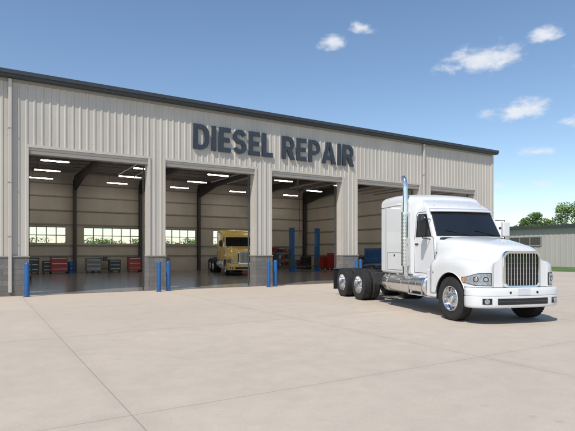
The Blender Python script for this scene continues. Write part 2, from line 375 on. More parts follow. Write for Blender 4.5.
def truck(name,loc,rot,paint,stacks=(-1,)):
    E=empty(name,loc,rot); P=M[paint]
    # ---- hood + fenders
    Wd=lambda x: lerp(1.0,.54,sm((x+.9)/1.95)**1.15)
    Tp=lambda x: 2.03-.27*(max(0,(x+.8)/1.78))**1.4-(.06*((x-.75)/.23)**2 if x>.75 else 0)
    def O(x):
        if x<.3: return 1.18
        t=min(1,(x-.3)/.69); return .57+.61*max(0,(1-t**2.4))**(1/2.4)
    F=lambda x: 1.52-.10*sm((x-.1)/.85)-.12*sm((-x-.2)/.6)
    def Bz(x):
        b=.84 if x>0 else .62
        if abs(x)<.625: b=max(b,.53+math.sqrt(.625**2-x*x))
        return b
    xs=[-.86,-.75,-.68,-.626]+[-.61,-.58,-.53,-.46,-.38,-.28,-.16,-.05,.06,.18,.3,.4,.48,.55,.6,.65,.70,.75,.80,.85,.89,.92,.945,.965,.98]
    rows=[]
    for x in xs:
        w,t,o,f,b=Wd(x),Tp(x),O(x),F(x),Bz(x); o=max(o,w+.04); q=o-w; s0=t-.16
        h=[(0,t+.014),(.35*w,t+.008),(.6*w,t-.008),(.8*w,t-.035),(.92*w,t-.08),(w,t-.16),(w+.09*q,lerp(s0,f,.38)),(w+.18*q,lerp(s0,f,.64)),(w+.30*q,lerp(s0,f,.83)),(w+.45*q,lerp(s0,f,.94)),(w+.62*q,f),(w+.80*q,f-.03),(w+.92*q,f-.08),(w+.98*q,f-.15),(o,f-.23),(o+.002,lerp(f-.23,b,.5)),(o+.006,b+.02),(o+.007,b)]
        rows.append([(x,-y,z) for y,z in reversed(h[1:])]+[(x,y,z) for y,z in h])
    hood=grid('hood_and_fenders',rows,P,E,ang=50)
    so=hood.modifiers.new('s','SOLIDIFY'); so.thickness=.03; so.offset=1
    # nose closing panel between the headlamps, follows the last hood section
    v=[];f=[]; last=rows[-1][3:-3]
    for j,(a,b_,c) in enumerate(last):
        v+=[(.981,b_,c-.002),(.981,b_,.845)]
        if j: f.append((2*j-2,2*j-1,2*j+1,2*j))
    mk('nose_panel',v,f,P,E)
    for sgn,nm in ((-1,'right'),(1,'left')):
        arc_=[(.63*math.cos(R(a)),sgn*1.182,.53+.63*math.sin(R(a))) for a in range(10,172,6)]
        tube('arch_lip_'+nm,arc_,.013,P,E)
        Q=[[(.622*math.cos(R(a)),sgn*y,.53+.622*math.sin(R(a))) for a in range(-5,190,8)] for y in (.6,1.145)]
        grid('fender_liner_'+nm,Q,'black',E)
        box('liner_back_'+nm,-.6,.6,sgn*.6-.01,sgn*.6+.01,.5,1.2,'black',E)
        def hlg(off,x0,x1,z0,z1,tap):
            G_=[]; n=18
            for i in range(n+1):
                u=i/n; a=lerp(x0,x1,1-(1-u)**1.8); o=max(O(a),Wd(a)+.04)
                dxa=(O(min(a+.005,.985))-O(a-.005))/.01; nx,ny=-dxa,1; L=math.hypot(nx,ny); nx/=L;ny/=L
                zt=lerp(z1-tap,z1,sm(u*1.6)); zb=lerp(z0+tap*.6,z0,sm(u*2))
                G_.append([(a+nx*off,sgn*(o+ny*off),lerp(zb,zt,j/6)) for j in range(7)])
            return G_
        grid('headlight_bezel_'+nm,hlg(.008,.46,.972,.875,1.165,.10),'black',E)
        grid('headlight_'+nm,hlg(.015,.49,.966,.89,1.15,.09),'hl',E)
        grid('turn_signal_'+nm,hlg(.020,.50,.57,.94,1.06,.02),'amber',E)
        for a,rr,zc in ((.80,.085,1.02),(.93,.08,1.02)):
            o=O(a); dxa=(O(a+.005)-O(a-.005))/.01; nn=Vector((-dxa,1,0)).normalized(); c=Vector((a,o,zc)); p0=c+nn*.0; p1=c+nn*.020
            p0.y*=sgn;p1.y*=sgn
            cyl('headlamp_rim_%s_%d'%(nm,int(a*100)),p0,p1,rr,'chrome',E,24,r1=rr*.95)
            p2=c+nn*.023; p2.y*=sgn
            cyl('headlamp_bowl_%s_%d'%(nm,int(a*100)),p1,p2,rr*.8,'black',E,24)
            p3=c+nn*.030; p3.y*=sgn
            cyl('headlamp_projector_%s_%d'%(nm,int(a*100)),p2,p3,rr*.55,'hl',E,16,r1=rr*.4)
        box('fender_side_lamp_'+nm,-.75,-.69,sgn*1.186-.012,sgn*1.186+.012,1.12,1.15,'amber',E,bevel=.005)
        tube('hood_latch_'+nm,[(-.83,sgn*(Wd(-.83)+.02),1.62),(-.77,sgn*(Wd(-.77)+.05),1.62)],.014,'black',E)
    # ---- grille
    def rr_(w,z0,z1,r,x,n=6,top=1.0):
        pts=[]
        for cx,cz,a0 in ((w-r,z0+r,-90),(w*top-r,z1-r,0),(-w*top+r,z1-r,90),(-w+r,z0+r,180)):
            for i in range(n+1):
                a=R(a0+90*i/n); pts.append((x,cx+r*math.cos(a),cz+r*math.sin(a)))
        return pts
    ring=[rr_(.50,.83,1.66,.14,.95),rr_(.505,.825,1.665,.14,1.02),rr_(.49,.84,1.65,.13,1.05),rr_(.445,.88,1.605,.10,1.045),rr_(.43,.895,1.59,.09,1.0),rr_(.43,.895,1.59,.09,.983)]
    grid('grille_surround',ring,'chrome',E,closed_u=True,ang=50)
    box('grille_screen',.983,.988,-.44,.44,.885,1.60,'black',E)
    nb=10
    for k in range(nb):
        y=lerp(-.37,.37,k/(nb-1)); box('grille_bar_%d'%k,.990,1.035,y-.011,y+.011,.885,1.60,'chrome',E,bevel=.005)
    boxes('grille_cross_bars',[(.989,.999,-.43,.43,z-.005,z+.005) for z in (1.02,1.14,1.26,1.38,1.50)],'dgrey',E)
    # ---- bumper
    path=[]
    for i in range(45):
        th=math.pi*i/44; c,s_=math.cos(th),math.sin(th); n_=2/3.0
        path.append((.60+.50*abs(s_)**n_,1.21*math.copysign(abs(c)**n_,c)))
    def off(path,d):
        o=[]
        for i,p in enumerate(path):
            a=path[max(0,i-1)];b=path[min(len(path)-1,i+1)]; dx,dy=b[0]-a[0],b[1]-a[1]; L=math.hypot(dx,dy) or 1
            o.append((p[0]-dy/L*d,p[1]+dx/L*d))
        return o
    prof=[(.10,.40),(.035,.385),(.012,.405),(.002,.44),(0,.56),(.0,.635),(.014,.645),(.014,.655),(0,.665),(.0,.76),(.008,.80),(.03,.835),(.12,.84)]
    P0=off(path,.01); inside = 1 if P0[22][0]<path[22][0] else -1
    rows=[[ (a,b,z) for a,b in off(path,inside*d)] for d,z in prof]
    bm=grid('bumper',rows,P,E,ang=50)
    so=bm.modifiers.new('s','SOLIDIFY'); so.thickness=.02; so.offset=1
    def bpatch(nm,i0,i1,z0,z1,m,o_=.006):
        q=off(path,-inside*o_)[i0:i1+1]; return grid(nm,[[(a,b,z) for a,b in q] for z in (z0,z1)],m,E)
    bpatch('bumper_intake',16,28,.46,.60,'black'); 
    bpatch('bumper_intake_bar',16,28,.525,.538,'dgrey',.014)
    for sgn in (-1,1):
        i=22+sgn*10; q=path[i]; q2=off(path,-inside*.02)[i]; q3=off(path,-inside*.028)[i]
        bpatch('fog_lamp_pocket_%d'%(sgn+1),i-2,i+2,.47,.60,'black')
        cyl('fog_lamp_%d'%(sgn+1),(q[0],q[1],.535),(q2[0],q2[1],.535),.056,'chrome',E); cyl('fog_lamp_lens_%d'%(sgn+1),(q2[0],q2[1],.535),(q3[0],q3[1],.535),.045,'hl',E)
        cyl('tow_hook_%d'%(sgn+1),(1.08,sgn*.36,.73),(1.106,sgn*.36,.73),.026,'black',E)
    box('licence_plate',1.103,1.112,-.16,.16,.675,.815,'plate',E)
    # ---- cab
    c_=.14; r_=.07
    xf=lambda z: interp([(2.0,-.72),(2.72,-1.12),(2.80,-1.17),(2.90,-1.32),(3.0,-1.55),(3.07,-1.80),(3.10,-1.86)],z)
    wz=lambda z: interp([(1.0,1.05),(1.9,1.06),(2.0,1.05),(2.72,.985),(2.85,.96),(2.97,.90),(3.06,.82),(3.10,.76)],z)
    def ring_(z):
        w,x=wz(z),xf(z); h=[]
        xr=-1.93; cc=c_*min(1,max(.2,(x-xr)/.6)); 
        for i in range(9): f=i/8; h.append((x-cc*f*f,f*(w-r_)))
        for i in range(1,6): a=R(90*i/5); h.append((x-cc-r_+r_*math.cos(a),w-r_+r_*math.sin(a)))
        x1=x-cc-r_
        for i in range(1,7): h.append((min(lerp(x1,xr,i/6),x1-.001*i),w))
        return [(a,-b,z) for a,b in reversed(h[1:])]+[(a,b,z) for a,b in h]
    zs=[.98,1.0,1.3,1.6,1.9,1.97,2.0,2.05,2.2,2.36,2.5,2.62,2.72,2.76,2.80,2.85,2.9,2.95,3.0,3.03,3.06,3.085,3.10]
    grid('cab_body',[ring_(z) for z in zs],P,E,ang=45,closed_u=True,caps=True)
    def cf(f,z,o=0): return (xf(z)-c_*f*f+o,f*(wz(z)-r_),z+o*.4)
    grid('windshield_rubber',[[cf(f/10,z,.006) for f in range(-10,11)] for z in (2.045,2.3,2.5,2.70)],'rub',E)
    for nm,a,b in (('windshield_right',-.965,-.012),('windshield_left',.012,.965)):
        grid(nm,[[cf(lerp(a,b,i/10),z,.012) for i in range(11)] for z in (2.075,2.2,2.35,2.5,2.675)],'glass',E)
    for k,(f0,f1) in enumerate(((-.1,-.75),(.75,.1))):
        a=Vector(cf(f0,2.07,.03)); b=Vector(cf(f1,2.20,.035)); tube('wiper_%d'%k,[a,b],.009,'black',E)
    vis=[(cf(f/10,2.77)[0]-.01,f/10*(wz(2.77)-.03),2.785) for f in range(-10,11)]
    vo=[(xf(2.70)-c_*(f/10)**2+.09,f/10*(wz(2.7)+.0),2.705) for f in range(-10,11)]
    vv=grid('sun_visor',[vis,vo],P,E); so=vv.modifiers.new('s','SOLIDIFY'); so.thickness=.018
    for k,y in enumerate((-.72,-.32,0,.32,.72)):
        zz=2.90; xx=xf(zz)-c_*(y/.95)**2
        box('marker_lamp_%d'%k,xx-.07,xx+.008,y-.022,y+.022,zz-.03,zz+.006,'amber',E,bevel=.008)
    for sgn,nm in ((-1,'right'),(1,'left')):
        def sp(pts,o): return [(x,sgn*(wz(z)+o),z) for x,z in pts]
        wo=[(-1.79,2.04),(-1.0,2.04),(-1.33,2.66),(-1.72,2.68),(-1.79,2.62)]
        wi=[(-1.76,2.07),(-1.06,2.07),(-1.355,2.63),(-1.71,2.65),(-1.76,2.60)]
        fc=[tuple(range(5)) if sgn<0 else tuple(reversed(range(5)))]
        mk('side_window_rubber_'+nm,sp(wo,.004),fc,'rub',E); mk('side_window_'+nm,sp(wi,.008),fc,'glass',E)
        tube('door_seam_'+nm,[(x,sgn*(wz(z)+.001),z) for x,z in [(-1.84,1.08),(-.88,1.08),(-.86,1.5),(-.90,2.0),(-1.0,2.05)]],.006,'rub',E)
        tube('door_seam_rear_'+nm,[(x,sgn*(wz(z)+.001),z) for x,z in [(-1.84,1.08),(-1.84,2.0),(-1.84,2.66),(-1.76,2.72),(-1.35,2.71)]],.006,'rub',E)
        box('door_handle_'+nm,-1.78,-1.62,sgn*1.075-.012,sgn*1.075+.012,1.83,1.87,'black',E,bevel=.008)
        tube('mirror_arm_'+nm,[(-1.12,sgn*1.0,2.50),(-1.08,sgn*1.26,2.50),(-1.08,sgn*1.26,2.0),(-1.05,sgn*1.05,1.97)],.014,'black',E)
        box('mirror_'+nm,-1.15,-1.03,sgn*1.30-.11,sgn*1.30+.11,2.05,2.47,'black' if sgn<0 else P,E,bevel=.04,seg=3)
        box('mirror_glass_'+nm,-1.155,-1.151,sgn*1.30-.085,sgn*1.30+.085,2.09,2.43,'chrome',E)
    box('cowl',-.86,-.66,-.9,.9,1.93,2.015,'black',E,bevel=.02)
    # ---- sleeper
    rows=[]
    for x,w,t,zb in [(-1.90,1.06,3.08,1.06),(-1.92,1.12,3.12,1.03),(-2.0,1.145,3.17,1.02),(-2.2,1.15,3.24,1.02),(-2.5,1.15,3.285,1.02),(-3.0,1.15,3.30,1.02),(-3.55,1.15,3.29,1.02),(-3.66,1.14,3.27,1.03),(-3.70,1.09,3.22,1.07)]:
        r=.17; h=[(0,t+.03),(.4*w,t+.022),(w-r-.1,t+.002)]
        for i in range(7): a=R(90-90*i/6); h.append((w-r+r*math.cos(a),t-r-.01+r*math.sin(a)))
        h+=[(w+.0,2.2),(w,zb+.05),(w-.04,zb),(0,zb)]
        rows.append([(x,-y,z) for y,z in reversed(h[1:])]+[(x,y,z) for y,z in h[:-1]])
    grid('sleeper',rows,P,E,ang=38,closed_u=True,caps=True)
    for sgn,nm in ((-1,'right'),(1,'left')):
        y=sgn*1.152
        tube('sleeper_seam_'+nm,[(-3.35,y,1.08),(-3.35,y,2.95)],.005,'rub',E)
        tube('luggage_door_'+nm,[(-3.25,y,1.12),(-2.35,y,1.12),(-2.35,y,1.62),(-3.25,y,1.62)],.006,'rub',E,closed=True)
        box('luggage_latch_'+nm,-2.84,-2.76,y-.012,y+.012,1.52,1.57,'chrome',E)
        tube('sleeper_band_'+nm,[(-3.66,y,2.98),(-2.05,y,2.98)],.006,'rub',E)
        box('sleeper_marker_'+nm,-2.32,-2.24,y-.01,y+.012,2.86,2.90,'amber',E,bevel=.005)
        yc=sgn*.93
        pr=[(-3.55,.02),(-3.55,.20),(-3.53,.27),(-3.49,.29),(-1.16,.29),(-1.12,.27),(-1.10,.20),(-1.10,.02)]
        Q=[[(x,yc+r*math.cos(2*math.pi*k/40),.75+r*math.sin(2*math.pi*k/40)) for k in range(40)] for x,r in pr]
        grid('fuel_tank_'+nm,Q,'alu',E,closed_u=True,caps=True,ang=50)
        for k,x in enumerate((-3.2,-2.35,-1.55)):
            cyl('tank_strap_%s_%d'%(nm,k),(x-.03,yc,.75),(x+.03,yc,.75),.297,'chrome',E,40)
        cyl('tank_cap_'+nm,(-2.75,yc+sgn*.12,.98),(-2.75,yc+sgn*.16,1.06),.05,'chrome',E)
        for k,(x0,x1) in enumerate(((-1.9,-1.2),(-1.9,-1.2))):
            z=(.50,.88)[k]; box('step_%s_%d'%(nm,k),x0,x1,sgn*1.12-.10,sgn*1.12+.10,z-.02,z+.02,'alu',E,bevel=.01)
            box('step_grip_%s_%d'%(nm,k),x0+.05,x1-.05,sgn*1.12-.07,sgn*1.12+.07,z+.0205,z+.026,'black',E)
        boxes('step_bracket_'+nm,[(-1.9,-1.87,sgn*1.2-.02,sgn*1.2+.02,.5,.9),(-1.23,-1.20,sgn*1.2-.02,sgn*1.2+.02,.5,.9)],'alu',E)
        box('under_cab_panel_'+nm,-1.9,-.86,sgn*1.04-.03,sgn*1.04+.03,.93,1.02,P,E)
        box('fender_skirt_'+nm,-1.06,-.64,sgn*1.10-.06,sgn*1.10+.06,.50,1.20,P,E,bevel=.03)
        if sgn in stacks:
            ys=sgn*1.235; xx=-2.03
            cyl('exhaust_pipe_'+nm,(xx,ys,1.0),(xx,ys,3.45),.062,'chrome',E)
            P_=[(xx,ys,3.4),(xx,ys,3.55),(xx-.02,ys,3.62),(xx-.07,ys,3.69),(xx-.12,ys,3.73)]
            tube('exhaust_tip_'+nm,P_,.064,'chrome',E)
            cyl('exhaust_shield_'+nm,(xx,ys,1.25),(xx,ys,2.75),.105,'alu',E,32)
            for k,z in enumerate((1.28,2.0,2.70)): cyl('exhaust_clamp_%s_%d'%(nm,k),(xx,ys,z),(xx,ys,z+.035),.111,'chrome',E,32)
            v=[]
            for q in range(14):
                for s3 in range(5):
                    a=R(-90+(-60+30*s3)) if sgn<0 else R(90+(-60+30*s3)); z=1.4+.095*q
                    v.append((xx+.105*math.cos(a),ys+.105*math.sin(a),z,a))
            vv_=[];ff=[]
            for (px,py,pz,a) in v:
                k=len(vv_); tx,ty=-math.sin(a),math.cos(a); n_=Vector((math.cos(a),math.sin(a),0))*.003
                for da,dz in ((-.006,-.022),(.006,-.022),(.006,.022),(-.006,.022)): vv_.append((px+tx*da+n_.x,py+ty*da+n_.y,pz+dz))
                ff.append((k,k+1,k+2,k+3))
            mk('exhaust_slots_'+nm,vv_,ff,'black',E)
            boxes('exhaust_bracket_'+nm,[(xx-.03,xx+.03,min(sgn*1.1,ys),max(sgn*1.1,ys),z,z+.04) for z in (1.5,2.6)],'alu',E)
            tube('exhaust_elbow_'+nm,[(xx,ys,1.05),(xx,ys-sgn*.05,.95),(xx,sgn*.9,.9)],.06,'alu',E)
        wheel(E,0,sgn*1.03,sgn,False)
        for x in (-5.35,-6.8):
            wheel(E,x,sgn*1.04,sgn,True)
            lathe('inner_tire',TIRE,(x,sgn*.71,.525),'tire',E,sgn)
        box('mud_flap_'+nm,-7.56,-7.545,sgn*.92-.30,sgn*.92+.30,.22,.98,'black',E)
        tube('mud_flap_hanger_'+nm,[(-7.52,sgn*.4,1.0),(-7.52,sgn*1.22,1.0)],.018,'chrome',E)
        for k in range(2): cyl('tail_lamp_%s_%d'%(nm,k),(-7.6,sgn*(.28+.14*k),.9),(-7.63,sgn*(.28+.14*k),.9),.055,'redlens',E)
        boxes('frame_rail_'+nm,[(-7.55,.75,sgn*.43-.012,sgn*.43+.012,.76,1.02),(-7.55,.75,sgn*.40-.04,sgn*.40+.04,1.021,1.035),(-7.55,.75,sgn*.40-.04,sgn*.40+.04,.745,.759)],'chassis',E)
        for x in (-5.35,-6.8): cyl('air_bag_%s_%d'%(nm,int(-x*10)),(x-.3,sgn*.5,.48),(x-.3,sgn*.5,.75),.12,'black',E)
        box('battery_box_'+nm,-4.45,-3.85,sgn*.80-.25,sgn*.80+.25,.60,.98,'chassis',E,bevel=.03)
        cyl('air_tank_'+nm,(-4.75,sgn*.6,.66),(-4.05,sgn*.6,.52),.0 if False else .11,'chassis',E)
    for x in (0,-5.35,-6.8):
        cyl('axle_%d'%int(-x*10),(x,-.95,.525),(x,.95,.525),.07,'chassis',E)
        if x<-1:
            bpy_s=[(-.20,.02),(-.17,.12),(-.08,.19),(.08,.19),(.17,.12),(.20,.02)]
            Q=[[(x+a,r*math.cos(2*math.pi*k/20),.525+r*math.sin(2*math.pi*k/20)) for k in range(20)] for a,r in bpy_s]
            grid('differential_%d'%int(-x*10),Q,'chassis',E,closed_u=True,caps=True)
    cyl('drive_shaft',(-1.5,0,.72),(-5.2,0,.56),.05,'chassis',E)
    boxes('cross_members',[(x-.05,x+.05,-.418,.418,.80,.98) for x in (-7.5,-6.1,-4.7,-3.9,-2.5)],'chassis',E)
    box('engine_block',-1.2,.5,-.38,.38,.60,1.35,'chassis',E,bevel=.05)
    box('deck_plate',-4.55,-3.78,-.5,.5,1.037,1.055,'alu',E)
    pts=[(-6.65,-.42),(-6.65,-.12),(-6.25,-.05),(-6.25,.05),(-6.65,.12),(-6.65,.42),(-6.0,.50),(-5.6,.40),(-5.45,.2),(-5.45,-.2),(-5.6,-.40),(-6.0,-.50)]
    n=len(pts); v=[(a,b,1.16+(.0 if a>-6.3 else -.05)) for a,b in pts]+[(a,b,1.21+(.0 if a>-6.3 else -.05)) for a,b in pts]
    mk('fifth_wheel',v,[tuple(reversed(range(n))),tuple(range(n,2*n))]+[(k,(k+1)%n,(k+1)%n+n,k+n) for k in range(n)],'chassis',E)
    boxes('fifth_wheel_mount',[(-6.2,-5.8,-.42,-.34,1.036,1.155),(-6.2,-5.8,.34,.42,1.036,1.155)],'chassis',E)
    for k,(mt,y) in enumerate((('hose_r',.12),('hose_b',-.12),('black',0))):
        pts=[]
        for i in range(120):
            t=i/119; pts.append((-3.75-.75*t+.045*math.cos(t*70),y+.045*math.sin(t*70),1.95-.75*math.sin(t*1.9)))
        tube('air_line_%d'%k,pts,.012,mt,E)
    tube('air_line_pogo',[(-3.85,.0,1.05),(-3.85,0,2.1)],.02,'chrome',E)
    return E
truck('semi_truck',(10.715,-13.32,.012),R(-105.57),'white')
truck('semi_truck.001',(15.75,10.7,.014),R(-104),'yellow',())

# ------------------------------------------------------------------ shop equipment
cnt={}
def nm_(b):
    k=cnt.get(b,0); cnt[b]=k+1; return b if k==0 else '%s.%03d'%(b,k)
def tool_chest(x,y,w,h,d,m,rot=0):
    E=empty(nm_('tool_chest'),(x,y,.014),rot)
    box('cabinet',-w/2,w/2,-d/2,d/2,.14,h,m,E,bevel=.015)
    n=5
    for k in range(n):
        z0=lerp(.2,h-.04,k/n); z1=lerp(.2,h-.04,(k+1)/n)-.02
        box('drawer_%d'%k,-w/2+.03,w/2-.03,-d/2-.02,-d/2-.001,z0,z1,m,E,bevel=.005); box('handle_%d'%k,-w/2+.1,w/2-.1,-d/2-.035,-d/2-.021,z1-.04,z1-.025,'dgrey' if k%2 else 'alu',E)
    box('top_tray',-w/2-.01,w/2+.01,-d/2-.01,d/2+.01,h+.001,h+.03,'dgrey',E)
    for a in (-1,1):
        for b in (-1,1): cyl('caster_%d%d'%(a,b),(a*(w/2-.08)-.02,b*(d/2-.08),.07),(a*(w/2-.08)+.02,b*(d/2-.08),.07),.07,'black',E,16)
def bench(x,y,w,rot=0):
    E=empty(nm_('workbench'),(x,y,.014),rot)
    box('top',-w/2,w/2,-.35,.35,.86,.93,'mgrey',E,bevel=.01)
    boxes('legs',[(a-.04,a+.04,b-.04,b+.04,0,.86) for a in (-w/2+.08,w/2-.08) for b in (-.28,.28)],'steel',E)
    box('shelf',-w/2+.04,w/2-.04,-.3,.3,.25,.29,'steel',E)
    boxes('parts_bins',[(-w/2+.1+.4*k,-w/2+.4+.4*k,-.1,.25,.931,1.08+.08*(k%3)) for k in range(int(w/.4)-1)],'dgrey',E,bevel=.01)
    boxes('shelf_boxes',[(-w/2+.15+.55*k,-w/2+.55+.55*k,-.2,.2,.291,.6) for k in range(int(w/.55)-1)],'blue',E,bevel=.01)
def barrel(x,y,m):
    E=empty(nm_('oil_drum'),(x,y,.014))
    pr=[(.28,0),(.29,.02),(.285,.05),(.285,.28),(.295,.30),(.285,.32),(.285,.56),(.295,.58),(.285,.6),(.285,.84),(.29,.87),(.28,.88),(.27,.865),(.01,.865)]
    grid('drum',[[(r*math.cos(2*math.pi*k/24),r*math.sin(2*math.pi*k/24),z) for k in range(24)] for r,z in pr],m,E,closed_u=True)
def tirestack(x,y,n):
    E=empty(nm_('tyre_stack'),(x,y,.014))
    for k in range(n):
        P=[[(r*math.cos(2*math.pi*q/32),r*math.sin(2*math.pi*q/32),.16+.30*k+yy) for q in range(32)] for r,yy in TIRE]
        grid('tyre_%d'%k,P,'tire',E,closed_u=True)
def rack(x,y,w,rot=0):
    E=empty(nm_('storage_rack'),(x,y,.014),rot)
    boxes('uprights',[(a-.03,a+.03,b-.03,b+.03,0,2.1) for a in (-w/2,0,w/2) for b in (-.28,.28)],'blue',E)
    boxes('shelves',[(-w/2,w/2,-.3,.3,z,z+.04) for z in (.3,.95,1.6,2.1)],'dgrey',E)
    rn=random.Random(int(x*10)+int(y))
    for j,mm in enumerate(('red','mgrey','dgrey','trim')):
        bl=[]
        for z in (.341,.991,1.641):
            for k in range(int(w/.5)):
                if rn.random()<.35: x0=-w/2+.06+.5*k; bl.append((x0+.02,x0+.40,-.22,.2,z+.001*j,z+rn.uniform(.15,.42)))
        if bl: boxes('cartons_%d'%j,[(a+.013*j,b-.011*j,c+.01*j,d-.01*j,e,f) for a,b,c,d,e,f in bl],mm,E)
for a in [(3.2,20.6,1.1,1.15,.6,'dgrey'),(5.1,20.5,1.2,1.25,.6,'red'),(4.3,20.8,.6,.95,.5,'dgrey'),(7.6,20.6,1.1,1.1,.6,'mgrey'),(9.2,20.5,.9,1.0,.6,'dgrey'),(10.7,20.3,1.0,1.2,.6,'red'),(11.6,20.6,.7,1.0,.5,'dgrey'),(27.4,15.5,1.2,1.5,.6,'red',R(-90)),(27.4,17.2,1.1,1.2,.6,'red',R(-90)),(27.3,9.6,2.0,1.9,.8,'blue',R(-90)),(21.2,20.6,1.2,1.3,.6,'red'),(2.2,12,.8,1.0,.5,'dgrey'),(13.2,20.4,.9,1.1,.6,'mgrey')]:
    tool_chest(*a)
bench(8.4,21.2,1.6); bench(27.6,12.6,3,R(-90)); bench(18.8,21.2,2.2)
rack(24.8,21.2,3.2); rack(1.4,17.0,2.6,R(90)); rack(27.9,5.5,3.0,R(-90))
for x,y,m in ((6.0,21.1,'blue'),(2.6,21.2,'red'),(12.4,21.0,'blue'),(26.9,20.6,'red'),(26.2,20.0,'blue'),(27.9,7.3,'dgrey')): barrel(x,y,m)
tirestack(26.6,18.8,4); tirestack(1.2,19.9,3); tirestack(22.4,20.4,3)
def lift(x,y):
    E=empty(nm_('two_post_lift'),(x,y,.014))
    for k,sx in enumerate((0,2.55)):
        s=1 if k==0 else -1
        boxes('column_%d'%k,[(sx-.16,sx+.16,-.17,-.15,0,3.6),(sx-.16,sx-.13,-.15,.17,0,3.6),(sx+.13,sx+.16,-.15,.17,0,3.6)],'blue',E)
        box('column_cap_%d'%k,sx-.17,sx+.17,-.18,.18,3.601,3.64,'dgrey',E)
        box('foot_%d'%k,sx-.3,sx+.3,-.35,.35,0,.03,'blue',E)
        box('carriage_%d'%k,sx-.18,sx+.18,-.2,.22,.5,1.15,'dgrey',E,bevel=.01)
        for j,dy in enumerate((-.9,.9)):
            tube('arm_%d_%d'%(k,j),[(sx+s*.1,0,.45),(sx+s*.8,dy,.38)],.05,'dgrey',E); cyl('pad_%d_%d'%(k,j),(sx+s*.8,dy,.4),(sx+s*.8,dy,.5),.08,'black',E)
    box('floor_plate',.16,2.39,-.12,.12,0,.04,'dgrey',E)
    box('power_unit',-.37,-.18,-.12,.12,1.4,1.9,'dgrey',E,bevel=.02)
lift(22.0,14.0)
def hose_reel(x,y):
    E=empty(nm_('hose_reel'),(x,y,6.3)); cyl('drum',(-.12,0,0),(.12,0,0),.2,'dgrey',E); cyl('flange_1',(-.14,0,0),(-.125,0,0),.27,'steel',E); cyl('flange_2',(.125,0,0),(.14,0,0),.27,'steel',E)
    tube('hose',[(0,-.2,0),(0,-.21,-1.5),(0,-.2,-3.6)],.016,'black',E); box('bracket',-.05,.05,-.05,.05,.1,1.2,'steel',E)
hose_reel(19.7,9.5); hose_reel(9.3,10.5)

# ------------------------------------------------------------------ far building
FB=empty('neighbouring_metal_building')
v=[];f=[]; y=17.4; xs=[]
while y>-30:
    for dy,h in ((0,0),(.38,0),(.42,.045),(.50,.045),(.54,0)): xs.append((y-dy,h))
    y-=.6
for yy,h in xs: v+=[(55-h,yy,0),(55-h,yy,4.45)]
mk('front_wall',v,[(2*i,2*i+1,2*i+3,2*i+2) for i in range(len(xs)-1)],'farwall',FB)
box('body',55.02,80,-30,17.38,0,4.44,'farwall',FB)
v=[(54.6,-30.4,4.46),(54.6,17.8,4.46),(67.5,17.8,5.1),(67.5,-30.4,5.1),(80.4,-30.4,4.46),(80.4,17.8,4.46)]
o=mk('roof',v,[(0,3,2,1),(3,4,5,2)],'farroof',FB); so=o.modifiers.new('s','SOLIDIFY'); so.thickness=.22; so.offset=1
mk('gable_end',[(55.1,17.36,4.44),(79.9,17.36,4.44),(67.5,17.36,5.05)],[(0,1,2)],'farwall',FB)
box('eave_fascia',54.45,54.6,-30.4,17.8,4.42,4.72,'fascia',FB)
box('window_band',54.90,54.945,12.7,16.6,2.45,3.35,'glass',FB)
boxes('window_frame',[(54.86,54.95,12.6,16.7,2.36,2.448),(54.86,54.95,12.6,16.7,3.352,3.44)]+[(54.87,54.955,a-.05,a+.05,2.448,3.352) for a in (12.65,14,15.3,16.65)],'mgrey',FB)
box('roll_up_door',54.90,54.95,3.0,7.5,0,3.6,'trim',FB); box('door_frame',54.88,54.95,2.85,2.99,0,3.7,'trimd',FB)

# ------------------------------------------------------------------ trees
def leaves(name,cl,nper,size,parent,zflat=.8):
    for key,frac,ms in (('light',.5,'leaf'),('dark',.5,'leafd')):
        v=[];f=[]
        for (c,r) in cl:
            for k in range(int(nper*frac)):
                while True:
                    d=Vector((random.uniform(-1,1),random.uniform(-1,1),random.uniform(-1,1)))
                    if .35<d.length<1: break
                if key=='light' and d.z<-.3: d.z*=-1
                if key=='dark' and d.z>.5: d.z*=-1
                p=Vector(c)+Vector((d.x*r,d.y*r,d.z*r*zflat)); a=Vector((random.gauss(0,1),random.gauss(0,1),random.gauss(0,1))).normalized(); b=a.orthogonal().normalized(); b=Matrix.Rotation(random.random()*6.3,3,a)@b; c2=a.cross(b)
                s=size*random.uniform(.6,1.4); kk=len(v)
                v+=[p+b*s,p+c2*s*.6,p-b*s,p-c2*s*.6]; f.append((kk,kk+1,kk+2,kk+3))
        mk(name+'_'+key,v,f,ms,parent)
def tree(x,y,h,r):
    E=empty(nm_('deciduous_tree'),(x,y,0))
    tr=[(0,0,0),(.1,0,h*.2),(-.05,.1,h*.4),(.1,0,h*.62),(0,.1,h*.85)]
    rad=[.28,.22,.17,.11,.04]
    for i in range(4): cyl('trunk_%d'%i,tr[i],tr[i+1],rad[i],'bark',E,10,r1=rad[i+1])
    cl=[]
    for k in range(22):
        a=random.random()*6.28; zz=random.uniform(.35,.92); rr=r*random.uniform(.35,.9)*(1.15-abs(zz-.58)*1.5)
        p=(rr*math.cos(a),rr*math.sin(a),h*zz); cyl('limb_%d'%k,(0,0,h*zz*.62),p,.07,'bark',E,6,r1=.02); cl.append((p,random.uniform(.2,.36)*r))
    cl.append(((0,0,h*.9),r*.3)); cl.append(((0,0,h*.7),r*.45))
    leaves('crown',cl,300,.14,E)
tree(90,36,9.2,4.0); tree(93.5,33,8.8,3.8); tree(90,27.5,10.6,4.8); tree(95,24,10,4.8); tree(91,20,10.6,4.6); tree(97,40.5,8.2,3.2)
